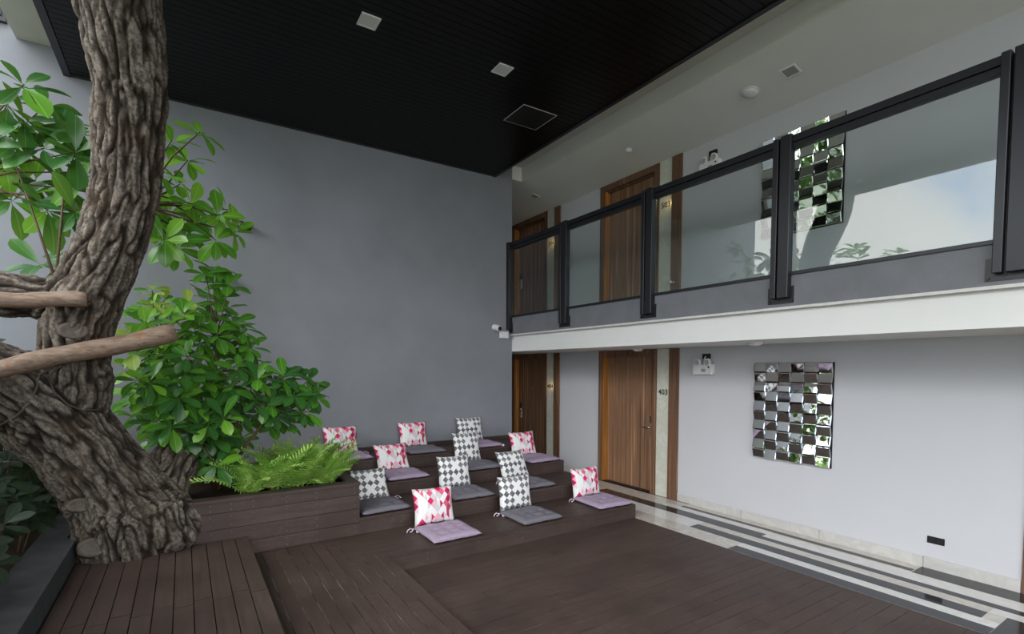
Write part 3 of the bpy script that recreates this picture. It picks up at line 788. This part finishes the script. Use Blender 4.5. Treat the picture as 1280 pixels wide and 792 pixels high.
def tree_trunk():
    bm = bmesh.new()
    def sph(c, r):
        bmesh.ops.create_icosphere(bm, subdivisions=2, radius=r, matrix=Matrix.Translation(c))
    for L in LIMBS:
        s = MB()
        # resample
        pts, rad = [], []
        for i in range(len(L)-1):
            p0 = L[max(i-1, 0)][0]; p1 = L[i][0]; p2 = L[i+1][0]; p3 = L[min(i+2, len(L)-1)][0]
            for k_ in range(6):
                t = k_/6
                pts.append(.5*((2*p1)+(p2-p0)*t+(2*p0-5*p1+4*p2-p3)*t*t+(3*p1-p0-3*p2+p3)*t**3)); rad.append(L[i][1]*(1-t)+L[i+1][1]*t)
        pts.append(L[-1][0]); rad.append(L[-1][1])
        s.tube(pts, rad, 20)
        vs_ = [bm.verts.new(v) for v in s.v]
        for f in s.f:
            try: bm.faces.new([vs_[k_] for k_ in f])
            except ValueError: pass
    me = bpy.data.meshes.new('trunk_raw'); bm.to_mesh(me); bm.free()
    o = bpy.data.objects.new('trunk_raw', me); COL.objects.link(o)
    md_ = o.modifiers.new('r', 'REMESH'); md_.mode = 'VOXEL'; md_.voxel_size = .0105; md_.adaptivity = 0
    sm = o.modifiers.new('s', 'SMOOTH'); sm.iterations = 30; sm.factor = .6
    ev = o.evaluated_get(bpy.context.evaluated_depsgraph_get())
    me2 = bpy.data.meshes.new_from_object(ev); bpy.data.objects.remove(o); bpy.data.meshes.remove(me)
    n = len(me2.vertices)
    co = np.empty(n*3); me2.vertices.foreach_get('co', co); co = co.reshape(-1, 3)
    no = np.empty(n*3); me2.vertices.foreach_get('normal', no); no = no.reshape(-1, 3)
    # limb coordinates: distance along the limb and offset across it
    ps, ts, rs, ss, e1, e2 = [], [], [], [], [], []
    for li, L in enumerate(LIMBS):
        if li not in (0, 1, 2, 3): continue
        sl = li*7.3; ref = None; pts = []
        for i in range(len(L)-1):
            for k_ in range(6): pts.append((L[i][0].lerp(L[i+1][0], k_/6), L[i][1]*(1-k_/6)+L[i+1][1]*k_/6))
        pts.append(L[-1])
        for i, (p_, r_) in enumerate(pts):
            t = (pts[min(i+3, len(pts)-1)][0]-pts[max(i-3, 0)][0]).normalized()
            if ref is None: ref = t.orthogonal().normalized()
            ref = (ref-t*ref.dot(t)).normalized(); bb = t.cross(ref)
            if i: sl += (p_-pts[i-1][0]).length
            ps.append(tuple(p_)); ts.append(tuple(t)); rs.append(r_); ss.append(sl); e1.append(tuple(ref)); e2.append(tuple(bb))
    ps, ts, rs, ss, e1, e2 = map(np.array, (ps, ts, rs, ss, e1, e2))
    q1 = np.empty((n, 3))
    for c in range(0, n, 20000):
        cc = co[c:c+20000]
        k_ = (np.sqrt(((cc[:, None, :]-ps[None])**2).sum(2))/rs[None]).argmin(1)
        rel = cc-ps[k_]; al = (rel*ts[k_]).sum(1)
        q1[c:c+20000] = np.stack([(rel*e1[k_]).sum(1), (rel*e2[k_]).sum(1), (ss[k_]+al)*.17], 1)
    pl_ = np.empty(n)
    for i in range(n):
        a = q1[i]
        w_ = noise.noise(Vector(co[i])*6)*.5
        n1_ = abs(noise.noise(Vector((a[0]*15+w_, a[1]*15+w_, a[2]*15))))
        n2_ = abs(noise.noise(Vector((a[0]*30+w_, a[1]*30+7, a[2]*34))))
        pl_[i] = min(1, n1_*4.5)*.62+min(1, n2_*3.5)*.38
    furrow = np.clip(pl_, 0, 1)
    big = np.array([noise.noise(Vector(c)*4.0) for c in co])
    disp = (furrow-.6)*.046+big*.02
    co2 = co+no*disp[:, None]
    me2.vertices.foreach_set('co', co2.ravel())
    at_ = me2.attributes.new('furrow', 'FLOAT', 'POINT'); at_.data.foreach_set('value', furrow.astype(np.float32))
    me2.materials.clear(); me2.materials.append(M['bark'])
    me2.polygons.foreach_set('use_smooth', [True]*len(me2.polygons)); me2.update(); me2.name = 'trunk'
    return me2
tree = empty('courtyard_tree', onz(170, 690, Z2)); tag(tree, 'old gnarled tree with deeply furrowed bark rising through the timber deck', 'tree')
bpy.context.view_layer.update()
TI = tree.matrix_world.inverted()
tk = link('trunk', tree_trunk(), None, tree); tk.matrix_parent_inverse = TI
from mathutils.bvhtree import BVHTree
bvh = BVHTree.FromPolygons([v.co.copy() for v in tk.data.vertices], [tuple(p_.vertices) for p_ in tk.data.polygons])
def hit(px, py, off=0.0, Y=4.7):
    d = ray(px, py).normalized(); loc, nrm, _, _ = bvh.ray_cast(ORI, d, 12)
    return loc-d*off if loc is not None else ony(px, py, Y)
for pk_ in ld.children:
    vs_ = pk_.data.vertices
    if not pk_.name.startswith('plank') or max(v.co.y for v in vs_) < 4.8: continue
    for xe in {round(v.co.x, 5) for v in vs_}:
        hs = [bvh.ray_cast(Vector((xe, 4.0, zz)), Vector((0, 1, 0)), 2)[0] for zz in (Z2, Z2-.015, Z2-.03)]
        hs = [h_.y for h_ in hs if h_ is not None]
        if hs:
            ye = min(4.862, min(hs)+.018)
            for v in vs_:
                if abs(v.co.x-xe) < 1e-4 and v.co.y > 4.3: v.co.y = ye
    pk_.data.update()
def in_trunk(p, mar=.0):
    loc, nrm, _, dist = bvh.find_nearest(p, .4)
    return loc is not None and ((p-loc).dot(nrm) < 0 or dist < mar)
LSAMP = [Vector((x_, y_, -.22*x_*x_)) for x_ in (0, .2, .4, .6, .8, 1) for y_ in (-.2, 0, .2)]
def clear_of_trunk(c, mats, step, n=16):
    """shift a whole twig end and its leaves until no leaf enters the trunk"""
    sh = Vector((0, 0, 0))
    for k_ in range(n):
        if not any(in_trunk(m @ q_ + sh, .01) for m in mats for q_ in LSAMP): break
        sh += step
    return c+sh, [Matrix.Translation(sh) @ m for m in mats]
def knot(px, py, rx, ry, seed):
    c0 = hit(px, py); d = -ray(px, py).normalized(); r = rx/F*dep(c0); k_ = ry/rx; c0 = c0-d*.012
    s = MB().lathe((0, 0, 0), (0, 0, 1), [(-.05, 1.1*r), (0, r), (.02, r*.93), (.030, r*.78), (.022, r*.62), (.026, r*.3), (.024, r*.05)], 18)
    s.v = [(x*(1+.08*noise.noise(Vector((x*30, y*30, seed)))), y*k_, z) for x, y, z in s.v]
    o = s.build('cut_knot', 'knot_wood', tree, True); o.matrix_parent_inverse = TI
    o.matrix_basis = Matrix.Translation(c0) @ d.to_track_quat('Z', 'Y').to_matrix().to_4x4()
knot(101, 631, 15, 9, 1); knot(117, 684, 17, 12, 2); knot(92, 413, 16, 11, 3)
tow = lambda v: (ORI-v).normalized()

# ------------------------------------------------------------------ leaves
def leaf_mesh(name, mat, wid=.42, bend=.25, fold=.18, tip=.62):
    xs_ = [0, .10, .30, .52, .72, .88, 1.0]; ws = [.03, .06, .52, .86, 1.0, .74, .06]
    me = bpy.data.meshes.new(name); bm = bmesh.new(); uvl = bm.loops.layers.uv.new('UVMap'); R = []
    for x, w_ in zip(xs_, ws):
        z = -bend*x*x; row = []
        for j, s in enumerate((-1, 0, 1)):
            row.append((bm.verts.new((x, s*w_*wid/2, z+abs(s)*w_*wid/2*fold)), (x, .5+s*.5*max(w_, .12))))
        R.append(row)
    for i in range(len(R)-1):
        for j in range(2):
            q = [R[i][j], R[i+1][j], R[i+1][j+1], R[i][j+1]]
            f = bm.faces.new([a for a, _ in q]); f.smooth = True
            for lp, (_, uv) in zip(f.loops, q): lp[uvl].uv = uv
    bm.to_mesh(me); bm.free(); me.materials.append(M[mat]); return me
LM = {m_: [leaf_mesh('leaf', m_, .44, .22, .25), leaf_mesh('leaf', m_, .50, .38, .18), leaf_mesh('leaf', m_, .40, .10, .30)] for m_ in ('leaf', 'leaf_dark', 'leaf_backlit', 'leaf_hedge', 'leaf_far')}
def frame(d, up, roll=0):
    x = Vector(d).normalized(); z = Vector(up)-x*Vector(up).dot(x)
    if z.length < 1e-4: z = x.orthogonal()
    z.normalize(); y = z.cross(x)
    m = Matrix(((x.x, y.x, z.x), (x.y, y.y, z.y), (x.z, y.z, z.z))).to_4x4()
    return m @ Matrix.Rotation(roll, 4, 'X')
def whorl(c, d, n, L, rg, spread=(50, 95), sag=.15):
    """list of leaf matrices around twig end c pointing along d"""
    d = Vector(d).normalized(); a0 = d.orthogonal().normalized(); a1 = d.cross(a0); o = []
    for i in range(n):
        ph = 2*math.pi*(i+rg.uniform(-.25, .25))/n; th = math.radians(rg.uniform(*spread))
        v = d*math.cos(th)+(a0*math.cos(ph)+a1*math.sin(ph))*math.sin(th); v.z -= sag*rg.random()
        l = L*rg.uniform(.7, 1.12)
        m = Matrix.Translation(Vector(c)-d*rg.uniform(0, .05)) @ frame(v, d+Vector((0, 0, .6)), rg.uniform(-.35, .35)) @ Matrix.Diagonal((l, l, l, 1))
        o.append(m)
    return o
def merge_leaves(name, mats, mesh, parent, mat):
    me0 = mesh; nv = len(me0.vertices); co = np.empty(nv*3); me0.vertices.foreach_get('co', co); co = co.reshape(-1, 3)
    fs = [tuple(p_.vertices) for p_ in me0.polygons]
    V = []; Fc = []
    for i, m in enumerate(mats):
        A = np.array(m); V.append(co@A[:3, :3].T+A[:3, 3]); Fc += [tuple(k_+i*nv for k_ in f) for f in fs]
    V = np.concatenate(V)
    me = bpy.data.meshes.new(name); me.from_pydata(V.tolist(), [], Fc); me.polygons.foreach_set('use_smooth', [True]*len(Fc))
    uvs = np.empty(len(me0.loops)*2); me0.uv_layers[0].data.foreach_get('uv', uvs)
    ul = me.uv_layers.new(name='UVMap'); ul.data.foreach_set('uv', np.tile(uvs, len(mats)))
    me.materials.append(M[mat]); me.update()
    o = link(name, me, None, parent); return o

# tree foliage: twigs hanging behind the trunk
rg = random.Random(11)
tw = MB(); n_leaf = 0
LEFT = [(10, 130), (30, 105), (60, 130), (85, 150), (20, 180), (55, 185), (95, 190), (5, 215), (45, 225), (85, 235), (15, 250), (60, 262), (100, 215), (95, 265), (30, 150), (75, 165), (50, 330), (75, 325), (5, 165), (100, 165)]
RIGHT = [(215, 175), (235, 200), (225, 230), (205, 215), (240, 255), (215, 265), (250, 275), (275, 270), (295, 290), (270, 300), (235, 290), (205, 300), (250, 165), (195, 245), (285, 262), (190, 280), (222, 310)]
forkL = P(-70, 235, 5.45); forkR = P(172, 255, 5.2)
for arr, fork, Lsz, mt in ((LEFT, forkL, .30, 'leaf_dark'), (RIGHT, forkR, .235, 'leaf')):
    for px, py in arr:
        Y = rg.uniform(5.15, 5.75); c = P(px, py, Y)
        if py > 315: fork = P(70, 352, 5.0)
        mid = fork.lerp(c, .5)+Vector((rg.uniform(-.08, .08), rg.uniform(-.05, .1), rg.uniform(-.02, .1)))
        tw.tube([fork, mid, c], [.012, .008, .004], 5)
        d = (c-mid).normalized()*.5+Vector((rg.uniform(-.3, .3), -.8, .2))
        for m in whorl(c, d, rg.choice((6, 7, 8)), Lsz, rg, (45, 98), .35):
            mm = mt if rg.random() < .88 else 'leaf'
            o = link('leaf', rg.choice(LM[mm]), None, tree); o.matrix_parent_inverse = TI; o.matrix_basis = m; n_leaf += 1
tw.tube([P(-60, 345, 5.0), P(-75, 290, 5.2), forkL], [.04, .03, .018], 8); tw.tube([P(150, 290, 4.8), P(165, 270, 5.0), forkR], [.03, .024, .016], 8)
o = tw.build('twigs', 'twig', tree, True); o.matrix_parent_inverse = TI

# poles propped and tied against the trunk
def pole(pts, Ys, wpx, lab):
    L = [P(*p_, y_) for p_, y_ in zip(pts, Ys)]
    s = MB(); n = 16; path = []; rad = []
    for i in range(n+1):
        t = i/n; c = L[0].lerp(L[1], t); c += Vector((0, 0, .008*math.sin(t*9+wpx)))
        path.append(c); rad.append(wpx/2/F*dep(c)*(1+.05*math.sin(t*23)))
    o = s.tube(path, rad, 14).build('wooden_pole', 'cut_wood', None, True); tag(o, lab, 'pole', 'support poles on the tree'); return o
pole([(-70, 476), (219, 415)], (4.645, 4.765), 23, 'longer peeled wooden pole slanting across the tree trunk')
pole([(-70, 373), (109, 375)], (4.6, 4.63), 19, 'shorter peeled wooden pole lying level against the upper limb')
PU = P(-70, 476, 4.645).lerp(P(219, 415, 4.765), .43)+Vector((0, 0, -.06))   # underside of the slanting pole
s = MB().tube([PU, hit(50, 468, .03), hit(46, 485, .01), hit(36, 505, .01), hit(20, 521, .01), hit(0, 531, .012), hit(-20, 535, .012)], .009, 7)
o = s.build('hose_loop', 'wire', None, True); tag(o, 'dark hose hanging in a loop under the slanting pole', 'hose')
s = MB().tube([PU+Vector((.03, 0, .004)), hit(60, 470, .03), hit(68, 490, .012), (hit(84, 505, .012)), hit(103, 513, .012), hit(120, 512, .012), hit(132, 507, .012)], .008, 7)
o = s.build('tie_wire', 'wire', None, True); tag(o, 'thin brown tie looped from the slanting pole round the trunk', 'wire')

# shrub in the planter
rg = random.Random(21)
shrub = empty('leafy_shrub', (.25, 5.55, .62)); tag(shrub, 'glossy green leafy shrub growing in the timber planter beside the tree', 'shrub')
bpy.context.view_layer.update(); SI = shrub.matrix_world.inverted()
poly = [(172, 400), (185, 365), (215, 385), (250, 372), (258, 338), (285, 345), (290, 385), (312, 400), (318, 425), (322, 455), (335, 480), (352, 470), (380, 462), (402, 488), (392, 510), (372, 525), (345, 535), (318, 528), (302, 555), (288, 575), (262, 585), (235, 580), (215, 565), (175, 548), (155, 520), (152, 480), (165, 445)]
def inside(x, y):
    c = False; j = len(poly)-1
    for i in range(len(poly)):
        xi, yi = poly[i]; xj, yj = poly[j]
        if (yi > y) != (yj > y) and x < (xj-xi)*(y-yi)/(yj-yi)+xi: c = not c
        j = i
    return c
cl_ = [(270, 335, 5.7), (268, 352, 5.72), (272, 372, 5.7), (190, 362, 6.0), (205, 375, 5.95), (305, 410, 5.5), (312, 432, 5.45), (245, 395, 5.7), (370, 468, 5.25), (396, 492, 5.2), (352, 495, 5.25), (372, 512, 5.2), (385, 475, 5.3), (340, 515, 5.22), (178, 385, 6.0)]
tries = 0
while len(cl_) < 128 and tries < 9000:
    tries += 1
    x, y = rg.uniform(145, 400), rg.uniform(335, 590)
    if inside(x, y) and all((x-a)**2+(y-b_)**2 > 11.5**2 for a, b_, _ in cl_):
        cl_.append((x, y, rg.uniform(5.08, 5.95) if y > 440 else rg.uniform(5.4, 6.0)))
base_ = Vector((.25, 5.55, .6)); st_ = MB(); allm = []
hubs = [P(215, 500, 5.6), P(265, 470, 5.55), P(270, 420, 5.65), P(300, 520, 5.4), P(200, 430, 5.8), P(240, 540, 5.3), P(345, 510, 5.3)]
for h in hubs: st_.tube([base_, base_.lerp(h, .5)+Vector((0, 0, .06)), h], [.02, .016, .010], 6)
for x, y, Y in cl_:
    c = P(x, y, Y)
    d = (c-base_).normalized()*.45+Vector((rg.uniform(-.3, .3), -.75, .45))
    backlit = (y < 385 and x < 230); dark = (Y < 5.4 and y > 440)  # upper-left leaves are coloured as if the sky shone through them
    c, wl_ = clear_of_trunk(c, whorl(c, d, rg.choice((6, 7, 8, 9)), .215 if not backlit else .16, rg, (45, 98), .25), Vector((.035, .02, .01)))
    h = min(hubs, key=lambda q: (q-c).length)
    st_.tube([h, h.lerp(c, .55)+Vector((0, 0, -.02)), c], [.008, .006, .004], 5)
    for m in wl_:
        mm = 'leaf_backlit' if (backlit and rg.random() < .6) or (x < 245 and y < 480 and Y > 5.45 and rg.random() < .3) else ('leaf_dark' if dark and rg.random() < .6 else 'leaf')
        allm.append((dep(m.translation), mm, m))
st_.build('stems', 'twig', shrub, True).matrix_parent_inverse = SI
allm.sort(key=lambda q: q[0])
for _, mm, m in allm[:295]:
    o = link('leaf', rg.choice(LM[mm]), None, shrub); o.matrix_parent_inverse = SI; o.matrix_basis = m
for mm in ('leaf', 'leaf_dark', 'leaf_backlit'):
    ms = [m for _, k_, m in allm[295:] if k_ == mm]
    if ms: o = merge_leaves('foliage', ms, LM[mm][0], shrub, mm); o.matrix_parent_inverse = SI; o['kind'] = 'stuff'

# ferns
def frond_mesh(seed, n=15):
    r_ = random.Random(seed); me = bpy.data.meshes.new('frond'); bm = bmesh.new(); uvl = bm.loops.layers.uv.new('UVMap')
    def pt(t): return Vector((t*(1-.12*t), 0, .42*t-.55*t*t))
    def quad(vs_):
        f = bm.faces.new([bm.verts.new(v) for v in vs_])
        for lp, uv in zip(f.loops, ((0, .2), (1, .2), (1, .8), (0, .8))): lp[uvl].uv = uv
    for i in range(n):
        t = .12+.86*i/n; p0 = pt(t); p1 = pt(t+.86/n)
        L = .155*math.sin(math.pi*min(1, (t*.86+.16)))**.8+.015
        w_ = .86/n*.62
        for s in (-1, 1):
            a = p0; b_ = pt(t+w_); dz = -.10*L+r_.uniform(-.02, .02)
            quad([a, a+Vector((.05, s*L*.6, dz*.3)), a+Vector((.085, s*L, dz)), b_+Vector((.045, s*L*.55, dz*.3))] if s > 0 else
                 [b_+Vector((.045, s*L*.55, dz*.3)), a+Vector((.085, s*L, dz)), a+Vector((.05, s*L*.6, dz*.3)), a])
            quad([a, a+Vector((.05, s*L*.6, dz*.3)), b_+Vector((.045, s*L*.55, dz*.3)), b_])
    for i in range(6):
        a, b_ = pt(i/6), pt((i+1)/6); h = Vector((0, .006, 0)); quad([a-h, b_-h, b_+h, a+h])
    bm.to_mesh(me); bm.free(); me.materials.append(M['fern']); return me
FM = [frond_mesh(i) for i in range(4)]
RIMS = [BVHTree.FromPolygons([v.co.copy() for v in c_.data.vertices], [tuple(p_.vertices) for p_ in c_.data.polygons]) for c_ in pl.children if c_.name.startswith(('rim_board', 'board'))]
rg = random.Random(5)
FERN = [(.50, 5.05, 1), (.72, 5.10, 1.05), (.95, 5.08, 1.0), (1.17, 5.08, 1.0), (1.28, 5.28, 1.0), (1.05, 5.35, 1.15), (.80, 5.40, 1.15), (1.22, 5.55, 1.05), (.98, 5.68, 1.1)]
FW = ['at the tree end of the planter front', 'second from the tree along the planter front', 'third from the tree along the planter front', 'at the front corner of the planter by the steps', 'against the planter rim beside the steps', 'in the middle of the fern bed', 'under the shrub behind the front ferns', 'against the steps side behind the corner fern', 'at the back of the fern bed near the grey wall']
for k_, (x, y, s_) in enumerate(FERN):
    fe = empty('fern', (x, y, .64)); tag(fe, 'bright green fern '+FW[k_], 'fern', 'ferns in the planter'); bpy.context.view_layer.update(); inv_ = fe.matrix_world.inverted()
    for j in range(18):
        ph = 2*math.pi*j*.618; up = rg.uniform(.35, 2.0)
        d = Vector((math.cos(ph), math.sin(ph), 0)); l = s_*rg.uniform(.36, .60)
        m = Matrix.Translation(Vector((x, y, .645))+d*.03) @ frame(d+Vector((0, 0, up)), Vector((0, 0, 1)), rg.uniform(-.4, .4)) @ Matrix.Diagonal((l, l, l, 1))
        fm_ = rg.choice(FM); pol_ = [tuple(p_.vertices) for p_ in fm_.polygons]
        for k2 in range(8):                                   # lift a frond that would cut the rim boards
            if not any(BVHTree.FromPolygons([m @ v.co for v in fm_.vertices], pol_).overlap(rb_) for rb_ in RIMS): break
            m = Matrix.Translation(Vector((0, 0, .012))) @ m
        o = link('frond', fm_, None, fe); o.matrix_parent_inverse = inv_; o.matrix_basis = m

# dark hedge on the far left
rg = random.Random(31)
hd = empty('hedge_shrub', (-1.4, 5.2, .42)); tag(hd, 'dark shaded hedge behind the concrete kerb and the tree trunk', 'hedge'); bpy.context.view_layer.update(); HI = hd.matrix_world.inverted()
ms = []; sm_ = MB()
for i in range(900):
    x, y = rg.uniform(-2.2, -.98), rg.uniform(-.6, 6.7); z = .45+(1.6 if y > 3.7 else 2.3)*rg.random()**.8*(1 if x < -1.25 else (.45 if y > 3.2 else .8))  # unseen front stretch added taller to shade the deck and kerb
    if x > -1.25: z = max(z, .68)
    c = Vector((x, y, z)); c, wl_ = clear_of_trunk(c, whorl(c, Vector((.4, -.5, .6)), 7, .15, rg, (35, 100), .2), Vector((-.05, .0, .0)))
    x = min(c.x, -1.0); sm_.tube([(x-.1, y+.05, .42), (x-.06, y+.02, (z+.42)/2), c], [.008, .006, .003], 4)
    ms += wl_
sm_.build('stems', 'twig', hd).matrix_parent_inverse = HI
ms.sort(key=lambda m: dep(m.translation))
ms = [m for m in ms if dep(m.translation) > 2.2]+[m for m in ms if dep(m.translation) <= 2.2]
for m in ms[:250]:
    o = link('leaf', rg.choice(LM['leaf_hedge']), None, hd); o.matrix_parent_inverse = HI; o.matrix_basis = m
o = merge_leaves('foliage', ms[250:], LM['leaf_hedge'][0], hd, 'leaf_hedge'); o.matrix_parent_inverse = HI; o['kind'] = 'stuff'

# trees outside the court (seen in the mirrors and the glass)
rg = random.Random(77)
for (x, y, h, r), lab in (((-8.5, 7.4, 6.2, 2.2), 'leafy tree outside the court nearest the grey wall'), ((-9.5, 2.0, 5.6, 2.1), 'leafy tree outside the court in the middle of the row'), ((-8.8, -3.6, 6.4, 2.4), 'leafy tree outside the court at the front end of the row')):
    t = empty('outside_tree', (x, y, -.25)); tag(t, lab, 'tree', 'trees outside the court')
    s = MB(); s.tube([(0, 0, 0), (.1, .05, h*.35), (-.05, .1, h*.6)], [.22, .16, .08], 10)
    ms = []
    for i in range(190):
        a, b_, q = rg.uniform(0, 2*math.pi), rg.uniform(-1, 1), rg.random()**.4
        c = Vector((r*q*math.cos(a)*math.sqrt(1-b_*b_), r*q*math.sin(a)*math.sqrt(1-b_*b_), h*.66+r*.85*q*b_))
        if i % 6 == 0: s.tube([(-.05, .1, h*.55), c*.5+Vector((0, 0, h*.3)), c], [.05, .03, .01], 5)
        ms += whorl(c, c-Vector((0, 0, h*.5)), 7, .42, rg, (40, 95), .2)
    s.build('trunk', 'twig', t, True)
    merge_leaves('foliage', ms, LM['leaf_far'][0], t, 'leaf_far')['kind'] = 'stuff'
